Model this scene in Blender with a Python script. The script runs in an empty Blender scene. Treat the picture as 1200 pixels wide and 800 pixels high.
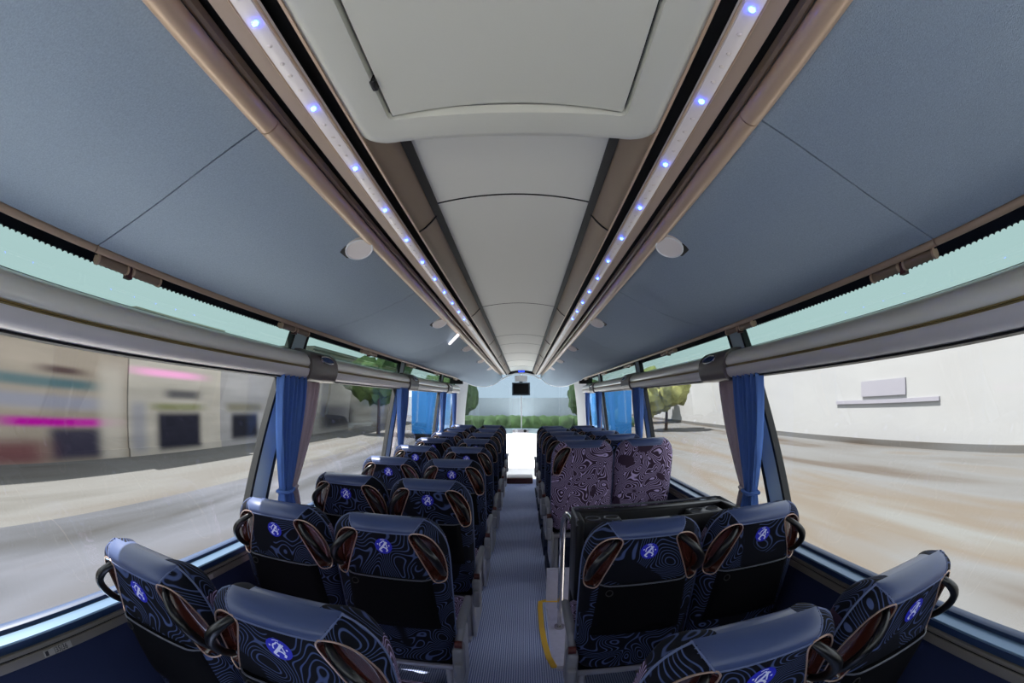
import bpy, bmesh, math, random
from mathutils import Vector
random.seed(7)
PI = math.pi
scene = bpy.context.scene
COL = scene.collection
CZ = 1.45                                   # camera height above the aisle floor

# ------------------------------------------------------------------ camera
cd = bpy.data.cameras.new('camera')
cam = bpy.data.objects.new('camera', cd); COL.objects.link(cam)
cd.type = 'PANO'
cd.sensor_fit = 'HORIZONTAL'; cd.sensor_width = 36.0; cd.sensor_height = 24.0
for holder in (cd, getattr(cd, 'cycles', None)):
    if holder is None: continue
    for k, v in (('panorama_type', 'FISHEYE_EQUISOLID'), ('fisheye_lens', 15.75), ('fisheye_fov', math.radians(200))):
        try: setattr(holder, k, v)
        except Exception: pass
cam.location = (0.027, 0.0, CZ)
cam.rotation_euler = (math.radians(90 + 7.26), 0, math.radians(1.354))
cd.clip_start = 0.02; cd.clip_end = 400
scene.camera = cam

# ------------------------------------------------------------------ sky, sun, exposure
w = bpy.data.worlds.new('sky'); scene.world = w; w.use_nodes = True
nt = w.node_tree; nt.nodes.clear()
bg = nt.nodes.new('ShaderNodeBackground'); ow = nt.nodes.new('ShaderNodeOutputWorld')
bg.inputs['Color'].default_value = (0.86, 0.93, 1.0, 1); bg.inputs['Strength'].default_value = 1.5
nt.links.new(bg.outputs[0], ow.inputs[0])
sl = bpy.data.lights.new('sun', 'SUN'); sl.energy = 11.5; sl.angle = math.radians(1.0); sl.color = (1, 0.97, 0.93)
sun = bpy.data.objects.new('sun', sl); COL.objects.link(sun)
sun.rotation_euler = Vector((-0.42, 0.13, 0.90)).to_track_quat('Z', 'Y').to_euler()
vs = scene.view_settings
vs.view_transform = 'Standard'; vs.look = 'None'; vs.gamma = 1.0; vs.use_curve_mapping = False
vs.exposure = 0.57
try:
    scene.cycles.use_denoising = True
    scene.cycles.max_bounces = 12; scene.cycles.diffuse_bounces = 6; scene.cycles.transparent_max_bounces = 24
    scene.cycles.sample_clamp_indirect = 6.0
except Exception: pass

# ------------------------------------------------------------------ helpers
def lin(c):
    f = lambda v: (v / 12.92 if v <= .04045 else ((v + .055) / 1.055) ** 2.4)
    return tuple(f(v / 255.0) for v in c)
MATS = {}
def mat(name, rgb, rough=.5, metal=0.0, bump=0.0, bscale=200.0, var=0.0, vscale=8.0, coat=0.0, emit=None, estr=0.0, spec=None, sheen=0.0):
    m = bpy.data.materials.new(name); m.use_nodes = True
    t = m.node_tree; b = t.nodes['Principled BSDF']
    c = lin(rgb)
    b.inputs['Base Color'].default_value = (*c, 1); b.inputs['Roughness'].default_value = rough; b.inputs['Metallic'].default_value = metal
    if coat: b.inputs['Coat Weight'].default_value = coat; b.inputs['Coat Roughness'].default_value = .08
    if spec is not None: b.inputs['Specular IOR Level'].default_value = spec
    if sheen: b.inputs['Sheen Weight'].default_value = sheen
    if emit: b.inputs['Emission Color'].default_value = (*lin(emit), 1); b.inputs['Emission Strength'].default_value = estr
    if bump or var:
        tc = t.nodes.new('ShaderNodeTexCoord')
        if var:
            n = t.nodes.new('ShaderNodeTexNoise'); n.inputs['Scale'].default_value = vscale; n.inputs['Detail'].default_value = 5
            t.links.new(tc.outputs['Object'], n.inputs['Vector'])
            r = t.nodes.new('ShaderNodeValToRGB')
            r.color_ramp.elements[0].position = .3; r.color_ramp.elements[1].position = .7
            r.color_ramp.elements[0].color = (*[v * (1 - var) for v in c], 1); r.color_ramp.elements[1].color = (*[min(1, v * (1 + var)) for v in c], 1)
            t.links.new(n.outputs['Fac'], r.inputs['Fac']); t.links.new(r.outputs['Color'], b.inputs['Base Color'])
        if bump:
            n2 = t.nodes.new('ShaderNodeTexNoise'); n2.inputs['Scale'].default_value = bscale; n2.inputs['Detail'].default_value = 2
            t.links.new(tc.outputs['Object'], n2.inputs['Vector'])
            bp = t.nodes.new('ShaderNodeBump'); bp.inputs['Strength'].default_value = bump; bp.inputs['Distance'].default_value = .002
            t.links.new(n2.outputs['Fac'], bp.inputs['Height']); t.links.new(bp.outputs['Normal'], b.inputs['Normal'])
    MATS[name] = m; return m

def mathn(t, op, a, b=None):
    n = t.nodes.new('ShaderNodeMath'); n.operation = op
    for i, v in enumerate((a, b)):
        if v is None: continue
        if isinstance(v, (int, float)): n.inputs[i].default_value = v
        else: t.links.new(v, n.inputs[i])
    return n.outputs[0]

def fabric(name, base, line, scale, rings, width, blotch):
    """woven seat fabric printed with wandering contour lines"""
    m = bpy.data.materials.new(name); m.use_nodes = True; t = m.node_tree; b = t.nodes['Principled BSDF']
    tc = t.nodes.new('ShaderNodeTexCoord'); oi = t.nodes.new('ShaderNodeObjectInfo')
    off = mathn(t, 'MULTIPLY', oi.outputs['Random'], 37.0)
    cb = t.nodes.new('ShaderNodeCombineXYZ'); t.links.new(off, cb.inputs[0]); t.links.new(off, cb.inputs[2])
    va = t.nodes.new('ShaderNodeVectorMath'); va.operation = 'ADD'
    t.links.new(tc.outputs['Object'], va.inputs[0]); t.links.new(cb.outputs[0], va.inputs[1])
    n = t.nodes.new('ShaderNodeTexNoise'); n.inputs['Scale'].default_value = scale; n.inputs['Detail'].default_value = .0; n.inputs['Distortion'].default_value = .7
    t.links.new(va.outputs[0], n.inputs['Vector'])
    pp = mathn(t, 'PINGPONG', mathn(t, 'MULTIPLY', n.outputs['Fac'], rings), 1.0)
    ln = t.nodes.new('ShaderNodeMapRange'); ln.interpolation_type = 'SMOOTHSTEP'
    ln.inputs['From Min'].default_value = width; ln.inputs['From Max'].default_value = width * .35
    t.links.new(pp, ln.inputs['Value'])
    n2 = t.nodes.new('ShaderNodeTexNoise'); n2.inputs['Scale'].default_value = scale * .9; n2.inputs['Detail'].default_value = 0
    t.links.new(va.outputs[0], n2.inputs['Vector'])
    bl = t.nodes.new('ShaderNodeMapRange'); bl.inputs['From Min'].default_value = blotch; bl.inputs['From Max'].default_value = blotch + .02
    t.links.new(n2.outputs['Fac'], bl.inputs['Value'])
    fac = mathn(t, 'MULTIPLY', ln.outputs[0], mathn(t, 'SUBTRACT', 1.0, bl.outputs[0]))
    mx = t.nodes.new('ShaderNodeMix'); mx.data_type = 'RGBA'
    mx.inputs[6].default_value = (*lin(base), 1); mx.inputs[7].default_value = (*lin(line), 1)
    t.links.new(fac, mx.inputs[0]); t.links.new(mx.outputs[2], b.inputs['Base Color'])
    b.inputs['Roughness'].default_value = .85; b.inputs['Specular IOR Level'].default_value = .2
    wv = t.nodes.new('ShaderNodeTexNoise'); wv.inputs['Scale'].default_value = 500; t.links.new(tc.outputs['Object'], wv.inputs['Vector'])
    bp = t.nodes.new('ShaderNodeBump'); bp.inputs['Strength'].default_value = .25; bp.inputs['Distance'].default_value = .001
    t.links.new(wv.outputs['Fac'], bp.inputs['Height']); t.links.new(bp.outputs['Normal'], b.inputs['Normal'])
    MATS[name] = m; return m

def streak(name, cols, sc=(.6, .06, .9), detail=3, rough=.9, dist=.3):
    """broad wandering colour streaks running along the road"""
    m = bpy.data.materials.new(name); m.use_nodes = True; t = m.node_tree; b = t.nodes['Principled BSDF']
    tc = t.nodes.new('ShaderNodeTexCoord'); mp = t.nodes.new('ShaderNodeMapping'); mp.inputs['Scale'].default_value = sc
    t.links.new(tc.outputs['Object'], mp.inputs['Vector'])
    n = t.nodes.new('ShaderNodeTexNoise'); n.inputs['Scale'].default_value = 1; n.inputs['Detail'].default_value = detail; n.inputs['Distortion'].default_value = dist
    t.links.new(mp.outputs[0], n.inputs['Vector'])
    r = t.nodes.new('ShaderNodeValToRGB'); cr = r.color_ramp
    k = len(cols)
    while len(cr.elements) < k: cr.elements.new(.5)
    for i, c in enumerate(cols):
        cr.elements[i].position = .28 + .44 * i / (k - 1); cr.elements[i].color = (*lin(c), 1)
    t.links.new(n.outputs['Fac'], r.inputs['Fac']); t.links.new(r.outputs['Color'], b.inputs['Base Color'])
    b.inputs['Roughness'].default_value = rough; b.inputs['Specular IOR Level'].default_value = .1
    MATS[name] = m; return m

def glass(name, tint, refl=1.0):
    m = bpy.data.materials.new(name); m.use_nodes = True; t = m.node_tree; t.nodes.clear()
    o = t.nodes.new('ShaderNodeOutputMaterial'); tr = t.nodes.new('ShaderNodeBsdfTransparent'); gl = t.nodes.new('ShaderNodeBsdfGlossy')
    tr.inputs['Color'].default_value = (*tint, 1); gl.inputs['Roughness'].default_value = .02
    lw = t.nodes.new('ShaderNodeLayerWeight'); lw.inputs['Blend'].default_value = .5
    fr = mathn(t, 'ADD', mathn(t, 'MULTIPLY', mathn(t, 'POWER', lw.outputs['Facing'], 5.0), .55 * refl), .03 * refl)   # two-sided pane: reflection grows at grazing angles
    mx = t.nodes.new('ShaderNodeMixShader')
    t.links.new(fr, mx.inputs[0]); t.links.new(tr.outputs[0], mx.inputs[1]); t.links.new(gl.outputs[0], mx.inputs[2])
    t.links.new(mx.outputs[0], o.inputs[0]); MATS[name] = m; return m

class MB:
    def __init__(s): s.v = []; s.f = []
    def add(s, vs_, fs):
        o = len(s.v); s.v += [tuple(p) for p in vs_]; s.f += [tuple(i + o for i in f) for f in fs]; return s
    def box(s, x0, x1, y0, y1, z0, z1, bev=0.0):
        if bev <= 0:
            return s.add([(x, y, z) for x in (x0, x1) for y in (y0, y1) for z in (z0, z1)],
                         [(0, 1, 3, 2), (4, 6, 7, 5), (0, 4, 5, 1), (2, 3, 7, 6), (0, 2, 6, 4), (1, 5, 7, 3)])
        bm = bmesh.new(); bmesh.ops.create_cube(bm, size=1)
        bmesh.ops.scale(bm, vec=(abs(x1 - x0), abs(y1 - y0), abs(z1 - z0)), verts=bm.verts)
        bmesh.ops.translate(bm, vec=((x0 + x1) / 2, (y0 + y1) / 2, (z0 + z1) / 2), verts=bm.verts)
        bmesh.ops.bevel(bm, geom=bm.edges[:], offset=bev, segments=3, profile=.5, affect='EDGES')
        bm.verts.index_update()
        s.add([v.co[:] for v in bm.verts], [[v.index for v in f.verts] for f in bm.faces]); bm.free(); return s
    def tube(s, pts, r, n=8, closed=False, caps=True):
        pts = [Vector(p) for p in pts]; m = len(pts); rs = r if isinstance(r, (list, tuple)) else [r] * m
        vs_ = []; ref = None
        for i, p in enumerate(pts):
            a = pts[(i - 1) % m] if (closed or i > 0) else p; c = pts[(i + 1) % m] if (closed or i < m - 1) else p
            d = (c - a).normalized()
            if ref is None: ref = Vector((0, 0, 1)) if abs(d.z) < .9 else Vector((1, 0, 0))
            u = (ref - d * ref.dot(d)).normalized(); ref = u; q = d.cross(u)
            for k in range(n):
                t = 2 * PI * k / n; vs_.append(p + (u * math.cos(t) + q * math.sin(t)) * rs[i])
        fs = []
        for i in range(m if closed else m - 1):
            j = (i + 1) % m
            for k in range(n): fs.append((i * n + k, i * n + (k + 1) % n, j * n + (k + 1) % n, j * n + k))
        if caps and not closed: fs += [tuple(range(n))[::-1], tuple((m - 1) * n + k for k in range(n))]
        return s.add(vs_, fs)
    def prism_y(s, prof, y0, y1, shear=None):
        """closed (x,z) profile run from y0 to y1; shear(x,z) -> extra y"""
        n = len(prof); sh = shear or (lambda x, z: 0.0)
        s.add([(x, y0 + sh(x, z), z) for x, z in prof] + [(x, y1 + sh(x, z), z) for x, z in prof],
              [(i, (i + 1) % n, (i + 1) % n + n, i + n) for i in range(n)] + [tuple(range(n))[::-1], tuple(range(n, 2 * n))]); return s
    def disc(s, c, r, axis, th, n=24):
        a = Vector(axis).normalized(); u = a.orthogonal().normalized(); q = a.cross(u); c = Vector(c)
        ring = [u * math.cos(2 * PI * k / n) * r + q * math.sin(2 * PI * k / n) * r for k in range(n)]
        s.add([c + p for p in ring] + [c + p + a * th for p in ring],
              [tuple(range(n))[::-1], tuple(range(n, 2 * n))] + [(k, (k + 1) % n, (k + 1) % n + n, k + n) for k in range(n)]); return s
    def grid(s, rows, closed=False):
        R = len(rows); C = len(rows[0])
        s.add([p for r in rows for p in r], [(i * C + j, i * C + (j + 1) % C, (i + 1) * C + (j + 1) % C, (i + 1) * C + j) for i in range(R - 1) for j in range(C if closed else C - 1)]); return s
    def mesh(s, name, m, smooth=True, ang=40):
        me = bpy.data.meshes.new(name); me.from_pydata([tuple(p) for p in s.v], [], s.f)
        bm = bmesh.new(); bm.from_mesh(me); bmesh.ops.recalc_face_normals(bm, faces=bm.faces)
        if smooth:
            for f in bm.faces: f.smooth = True
            lim = math.radians(ang)
            for e in bm.edges:
                if len(e.link_faces) == 2 and e.calc_face_angle(0) > lim: e.smooth = False
        bm.to_mesh(me); bm.free()
        me.materials.append(MATS[m] if isinstance(m, str) else m); return me
    def build(s, name, m, parent=None, smooth=True, ang=40):
        return link(name, s.mesh(name, m, smooth, ang), parent)

def link(name, data, parent=None):
    o = bpy.data.objects.new(name, data); COL.objects.link(o)
    if parent is not None: o.parent = parent
    return o
def tag(o, label=None, cat=None, group=None, kind=None):
    if label: o['label'] = label
    if cat: o['category'] = cat
    if group: o['group'] = group
    if kind: o['kind'] = kind
    return o
def struct(o, label=None): return tag(o, label, None, None, 'structure')
def thing(name, label, cat, loc=(0, 0, 0), group=None):
    o = link(name, None); o.location = loc; return tag(o, label, cat, group)
def dup(root, loc, label, group=None):
    r = root.copy(); COL.objects.link(r); r.location = loc; r['label'] = label
    if group: r['group'] = group
    for ch in list(root.children):
        c = ch.copy(); COL.objects.link(c); c.parent = r
        for g in list(ch.children):
            d = g.copy(); COL.objects.link(d); d.parent = c
    return r
def interp(tab, t):
    if t <= tab[0][0]: return tab[0][1]
    for (a, va), (b, vb) in zip(tab, tab[1:]):
        if t <= b:
            k = (t - a) / (b - a); return va + (vb - va) * k
    return tab[-1][1]
def smooth_interp(tab, t):
    # Catmull-Rom through the table
    n = len(tab)
    if t <= tab[0][0]: return tab[0][1]
    if t >= tab[-1][0]: return tab[-1][1]
    for i in range(n - 1):
        if tab[i][0] <= t <= tab[i + 1][0]:
            p0 = tab[max(i - 1, 0)][1]; p1 = tab[i][1]; p2 = tab[i + 1][1]; p3 = tab[min(i + 2, n - 1)][1]
            k = (t - tab[i][0]) / (tab[i + 1][0] - tab[i][0])
            return .5 * (2 * p1 + (p2 - p0) * k + (2 * p0 - 5 * p1 + 4 * p2 - p3) * k * k + (3 * p1 - p0 - 3 * p2 + p3) * k ** 3)

# ------------------------------------------------------------------ materials
mat('bin_fabric', (150, 165, 180), .95, bump=.5, bscale=420, var=.10, vscale=260, spec=.15)
mat('ceiling_white', (205, 205, 200), .7, bump=.1, bscale=300)
mat('hatch_white', (200, 200, 190), .6, bump=.1, bscale=300)
mat('bronze', (192, 166, 142), .36, metal=.2)
mat('bronze_dark', (136, 117, 98), .42, metal=.2)
mat('taupe', (158, 138, 124), .5)
mat('black', (10, 8, 8), .6)
mat('gap_black', (5, 5, 6), .9)
mat('diffuser', (228, 220, 220), .35, coat=.2)
mat('lens_dot', (225, 215, 210), .3)
mat('led_blue', (40, 60, 255), .3, emit=(40, 70, 255), estr=28.0)
mat('duct_white', (246, 244, 232), .3, coat=.5)
mat('duct_grey', (222, 218, 216), .42)
mat('duct_gold', (150, 132, 88), .45)
mat('clamp_taupe', (120, 112, 108), .4, metal=.4)
mat('clamp_badge', (30, 60, 110), .25)
mat('sill_blue', (86, 110, 136), .3, metal=.3)
mat('sill_navy', (20, 46, 82), .5)
mat('channel_taupe', (112, 106, 98), .5, metal=.3)
mat('wall_navy', (10, 26, 62), .85, bump=.4, bscale=300)
mat('post_blue', (196, 218, 230), .5)
mat('post_green', (70, 112, 108), .6)
mat('rubber', (8, 10, 14), .6)
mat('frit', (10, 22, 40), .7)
mat('plate', (150, 146, 138), .6)
mat('plate_ink', (24, 24, 26), .6)
def cloth(name, rgb, through):
    m = mat(name, rgb, .9, bump=.3, bscale=400); t = m.node_tree; b = t.nodes['Principled BSDF']
    tl = t.nodes.new('ShaderNodeBsdfTranslucent'); tl.inputs['Color'].default_value = (*lin(rgb), 1)
    mx = t.nodes.new('ShaderNodeMixShader'); mx.inputs[0].default_value = through
    o = [n for n in t.nodes if n.type == 'OUTPUT_MATERIAL'][0]
    t.links.new(b.outputs[0], mx.inputs[1]); t.links.new(tl.outputs[0], mx.inputs[2]); t.links.new(mx.outputs[0], o.inputs[0])
cloth('curtain_blue', (92, 130, 205), .1); cloth('curtain_taupe', (206, 190, 196), .1)
mat('vinyl', (62, 76, 116), .34, bump=.12, bscale=500, spec=.5)
mat('piping', (92, 104, 142), .55)
mat('pocket', (5, 5, 9), .8, bump=.3, bscale=300, spec=.12)
mat('inset', (74, 36, 28), .10, coat=1.0)
mat('rim', (188, 160, 146), .3, metal=.5)
mat('grip', (16, 16, 18), .28)
mat('emblem_blue', (24, 34, 190), .6, emit=None)
mat('emblem_white', (225, 228, 255), .6)
mat('grey_plastic', (118, 118, 128), .5)
mat('knob_brown', (70, 26, 26), .35)
mat('frame_grey', (178, 176, 184), .35, metal=.4)
mat('chrome', (200, 196, 194), .16, metal=1.0)
mat('partition', (12, 12, 15), .42)
mat('partition_edge', (84, 86, 96), .3)
mat('tray_green', (26, 38, 38), .35)
mat('yellow', (246, 196, 70), .6)
mat('tread', (196, 194, 214), .55, var=.06, vscale=30)
mat('white_trim', (222, 224, 228), .5)
mat('front_blue', (168, 188, 198), .6)
mat('screen', (3, 4, 7), .5, spec=.2)
mat('screen_frame', (60, 78, 92), .4)
mat('clock_led', (30, 60, 255), .4, emit=(40, 70, 255), estr=2.5)
mat('tube_glow', (235, 232, 235), .4, emit=(255, 248, 250), estr=.8)
mat('speaker_white', (220, 214, 212), .5)
mat('roof_dark', (30, 32, 36), .9)
mat('trunk', (70, 56, 44), .9)
mat('leaf', (78, 98, 52), .9, var=.4, vscale=2)
mat('leaf_yellow', (140, 140, 84), .9, var=.4, vscale=2)
mat('truck_blue', (26, 110, 176), .5)
mat('tyre', (18, 18, 18), .8)
mat('opening', (34, 34, 42), .8)
mat('magenta', (180, 22, 150), .7)
mat('pink', (236, 170, 205), .7)
mat('teal', (70, 110, 116), .7)
mat('maroon', (110, 66, 66), .8)
mat('olive', (120, 116, 80), .8)
mat('concrete', (232, 228, 220), .8, var=.05, vscale=3)  # near-white, for the added ground slab that reflects light into the coach
mat('bounce_dull', (176, 172, 166), .85, var=.05, vscale=3)  # duller tone for the added slab on the right
mat('sign_grey', (128, 126, 134), .8)
mat('far_white', (240, 240, 240), .8)
fabric('fabric_back', (9, 11, 22), (70, 84, 126), 6.5, 44.0, .34, .63)
fabric('fabric_lit', (60, 44, 62), (190, 172, 214), 8.0, 40.0, .42, .68)  # seat fabric recoloured with the purple light on fronts and sides
glass('glass_side', (.88, .89, .89)); glass('glass_green', (.47, .55, .525)); glass('glass_front', (.49, .545, .58)); glass('glass_clear', (.96, .97, .97))
streak('road_left', [(53, 52, 51), (69, 70, 74), (83, 84, 90), (72, 70, 70), (94, 93, 91)], sc=(.55, .07, 1))
streak('road_right', [(67, 58, 50), (84, 82, 80), (90, 90, 90), (87, 80, 72), (94, 94, 92)], sc=(.45, .06, 1))
streak('road_ahead', [(200, 200, 200), (222, 222, 222), (214, 212, 208)], sc=(.5, .1, 1))
streak('pavement', [(81, 76, 71), (92, 91, 89), (71, 68, 63)], sc=(.6, .06, 1))
streak('facade_beige', [(120, 111, 99), (143, 135, 124), (158, 152, 142)], sc=(1, .12, .5))
streak('facade_grey', [(96, 97, 106), (120, 120, 122), (138, 133, 125)], sc=(1, .12, .5))
streak('facade_pale', [(150, 145, 137), (165, 163, 158), (142, 133, 122)], sc=(1, .12, .5))
streak('wall_white', [(140, 140, 141), (146, 146, 146), (142, 141, 140)], sc=(1, .1, .4))

# carpet: blue speckle with fine ribs along the aisle
def carpet():
    m = bpy.data.materials.new('carpet'); m.use_nodes = True; t = m.node_tree; b = t.nodes['Principled BSDF']
    tc = t.nodes.new('ShaderNodeTexCoord')
    n = t.nodes.new('ShaderNodeTexNoise'); n.inputs['Scale'].default_value = 330; n.inputs['Detail'].default_value = 2
    t.links.new(tc.outputs['Object'], n.inputs['Vector'])
    wv = t.nodes.new('ShaderNodeTexWave'); wv.inputs['Scale'].default_value = 26; wv.bands_direction = 'X'; wv.inputs['Distortion'].default_value = .6
    t.links.new(tc.outputs['Object'], wv.inputs['Vector'])
    s_ = mathn(t, 'ADD', mathn(t, 'MULTIPLY', n.outputs['Fac'], .7), mathn(t, 'MULTIPLY', wv.outputs['Fac'], .3))
    r = t.nodes.new('ShaderNodeValToRGB'); r.color_ramp.elements[0].position = .36; r.color_ramp.elements[1].position = .68
    r.color_ramp.elements[0].color = (*lin((116, 132, 186)), 1); r.color_ramp.elements[1].color = (*lin((214, 224, 255)), 1)
    t.links.new(s_, r.inputs['Fac']); t.links.new(r.outputs['Color'], b.inputs['Base Color']); b.inputs['Roughness'].default_value = .95
    bp = t.nodes.new('ShaderNodeBump'); bp.inputs['Strength'].default_value = .4; bp.inputs['Distance'].default_value = .003
    t.links.new(s_, bp.inputs['Height']); t.links.new(bp.outputs['Normal'], b.inputs['Normal'])
    MATS['carpet'] = m
carpet()
def Z(z): return z + CZ                        # height given from the camera level

YB, YF = -1.0, 7.6                             # rear wall, end of the straight cabin
# ------------------------------------------------------------------ floor, stairwell
fl = MB()
fl.box(-1.22, .19, YB, 7.9, -.06, 0); fl.box(.19, 1.22, YB, 2.02, -.06, 0); fl.box(.19, 1.22, 2.93, 7.9, -.06, 0)
struct(fl.build('floor', 'carpet', smooth=False), 'blue speckled ribbed carpet of the aisle')
st = MB(); st.box(.19, .55, 2.02, 2.93, -.24, -.17); st.box(.55, .86, 2.02, 2.93, -.44, -.37); st.box(.86, 1.2, 2.02, 2.93, -.66, -.58)
st.box(.19, .205, 2.02, 2.93, -.24, -.06); st.box(.55, .56, 2.02, 2.93, -.44, -.2); st.box(.86, .87, 2.02, 2.93, -.66, -.4)
stw = struct(st.build('floor', 'tread', smooth=False), 'pale lavender steps of the side door well'); stw.name = 'floor_steps'
sw = MB(); sw.box(.195, 1.2, 2.905, 2.94, -.66, .26); sw.box(.21, 1.2, 1.995, 2.02, -.66, .02)
struct(sw.build('wall_steps', 'tread', smooth=False), 'pale lavender panel closing the step well below the seats')
ye = MB()
rows = []
path = [(.36, 2.90), (.19, 2.915), (.155, 2.90), (.15, 2.8), (.15, 2.5), (.16, 2.3), (.175, 2.14), (.20, 2.03)]
for i, (x, y) in enumerate(path):
    a = Vector(path[max(i - 1, 0)]); c = Vector(path[min(i + 1, len(path) - 1)]); d = (c - a).normalized(); n = Vector((d.y, -d.x)) * .016
    rows.append([(x + n.x, y + n.y, .0), (x + n.x, y + n.y, .007), (x - n.x, y - n.y, .007), (x - n.x, y - n.y, .0)])
ye.grid(rows, closed=True)
struct(ye.build('trim_1', 'yellow', smooth=False), 'yellow edge strip around the step well')

# ------------------------------------------------------------------ side walls
PILLARS = [-.75, 2.12, 4.25, 6.5, 8.0]          # pillar positions at window-top level
def rake(z): return -.5 * (.3 - z) * 1.0        # the pillars lean forward towards the top (z from camera level)
for s, side in ((-1, 'left'), (1, 'right')):
    wl = MB()
    if s < 0: wl.box(s * 1.165, s * 1.235, YB, 8.0, -.7, Z(-.74))
    else:
        wl.box(1.165, 1.235, YB, 2.02, -.7, Z(-.74)); wl.box(1.165, 1.235, 2.93, 8.0, -.7, Z(-.74)); wl.box(1.165, 1.235, 2.02, 2.93, .45, Z(-.74))
    W = struct(wl.build('wall_' + side, 'wall_navy', smooth=False), 'dark blue carpeted side wall below the %s windows' % side)
    m = MB(); m.prism_y([(s * x, Z(z)) for x, z in ((1.232, -.664), (1.196, -.666), (1.15, -.672), (1.147, -.676), (1.15, -.679), (1.232, -.679))], YB, 8.0)
    m.build('sill_ledge', 'sill_blue', W)
    m = MB(); m.box(s * 1.151, s * 1.232, YB, 8.0, Z(-.70), Z(-.6785)); m.build('sill_band', 'sill_navy', W, False)
    m = MB(); m.prism_y([(s * x, Z(z)) for x, z in ((1.232, -.659), (1.2, -.652), (1.192, -.656), (1.19, -.666), (1.232, -.6645))], YB, 8.0); m.build('glass_gasket', 'sill_navy', W)
    m = MB(); m.box(s * 1.141, s * 1.20, YB, 8.0, Z(-.711), Z(-.699), .002); m.build('channel_lip', 'channel_taupe', W)
    m = MB(); m.box(s * 1.146, s * 1.20, YB, 8.0, Z(-.716), Z(-.711)); m.build('channel_groove', 'gap_black', W, False)
    m = MB(); m.box(s * 1.141, s * 1.20, YB, 8.0, Z(-.744), Z(-.716), .002); m.build('channel', 'channel_taupe', W)
    # posts and panes
    for k, yp in enumerate(PILLARS[1:]):
        m = MB()
        P = lambda y, z, x: (s * x, y + rake(z), Z(z))
        WP = struct(link('trim_%d' % (10 + k + (10 if s > 0 else 0)), None), 'slanting light blue window post on the %s side' % side)
        for (x0, x1, dy0, dy1, mt, nm) in ((1.185, 1.22, .02, .16, 'post_blue', 'window_post'), (1.18, 1.215, 0, .02, 'rubber', 'post_gasket'), (1.18, 1.215, .16, .18, 'rubber', 'post_gasket')):
            m = MB(); q = []
            for z in (-.66, .42):
                dx = -.03 * (z + .66) / 1.08
                for (x, d) in ((x0 + dx, dy0), (x1 + dx, dy0), (x1 + dx, dy1), (x0 + dx, dy1)): q.append(P(yp + d - .06, z, x))
            m.add(q, [(0, 1, 2, 3), (4, 5, 6, 7), (0, 1, 5, 4), (1, 2, 6, 5), (2, 3, 7, 6), (3, 0, 4, 7)]); m.build(nm, mt, WP, False)
    for k, (ya, yb) in enumerate(zip(PILLARS[:-1], PILLARS[1:])):
        if k == 0: ya = -.95
        n = k + 1 + (4 if s > 0 else 0)
        rows_ = []
        for (z0, z1, nm, gm) in ((-.664, .12, 'window_%d' % n, 'glass_side'), (.12, .42, 'window_%d' % (n + 10), 'glass_green')):
            m = MB(); q = []
            for z in (z0, z1):
                dx = -.03 * (z + .66) / 1.08
                for (x, y) in ((1.2 + dx, ya), (1.206 + dx, ya), (1.206 + dx, yb), (1.2 + dx, yb)):
                    q.append((s * x, y + (rake(z) if not (k == 0 and y == ya) else 0), Z(z)))
            m.add(q, [(0, 1, 2, 3), (4, 5, 6, 7), (0, 1, 5, 4), (1, 2, 6, 5), (2, 3, 7, 6), (3, 0, 4, 7)])
            struct(m.build(nm, gm, None, False), ('tall tinted side window pane' if z0 < 0 else 'narrow green tinted strip pane above the air duct'))
    # dark printed edge along the top of the glass, with teeth
    m = MB(); m.box(s * 1.168, s * 1.176, YB, 8.0, Z(.323), Z(.42)); y = YB
    while y < 8.0:
        m.add([(s * 1.169, y, Z(.324)), (s * 1.169, y + .016, Z(.324)), (s * 1.169, y + .008, Z(.318)), (s * 1.175, y, Z(.324)), (s * 1.175, y + .016, Z(.324)), (s * 1.175, y + .008, Z(.318))], [(0, 1, 2), (3, 5, 4), (0, 2, 5, 3), (1, 4, 5, 2), (0, 3, 4, 1)]); y += .024
    struct(m.build('trim_%d' % (5 if s < 0 else 6), 'frit', None, False), 'dark toothed border along the top of the %s glass' % side)

# rear wall with its window
m = MB(); m.box(-1.22, 1.22, YB - .05, YB, -.7, Z(-.35)); m.box(-1.22, 1.22, YB - .05, YB, Z(.38), Z(.78)); m.box(-1.22, -.95, YB - .05, YB, Z(-.35), Z(.38)); m.box(.95, 1.22, YB - .05, YB, Z(-.35), Z(.38))
struct(m.build('wall_back', 'wall_navy', None, False), 'rear wall of the coach with a wide window')
m = MB(); m.box(-.95, .95, YB - .03, YB - .024, Z(-.35), Z(.38)); struct(m.build('window_9', 'glass_clear', None, False), 'wide rear window pane')
# side door in the step well
dr = struct(link('door_1', None), 'glazed side door at the foot of the steps')
m = MB(); m.box(1.19, 1.235, 2.02, 2.12, -.68, .45); m.box(1.19, 1.235, 2.83, 2.93, -.68, .45); m.box(1.19, 1.235, 2.12, 2.83, -.68, -.55); m.box(1.19, 1.235, 2.12, 2.83, .35, .45); m.build('door_frame', 'frame_grey', dr, False)
m = MB(); m.box(1.205, 1.211, 2.12, 2.83, -.55, .35); m.build('door_pane', 'glass_clear', dr, False)

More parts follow.
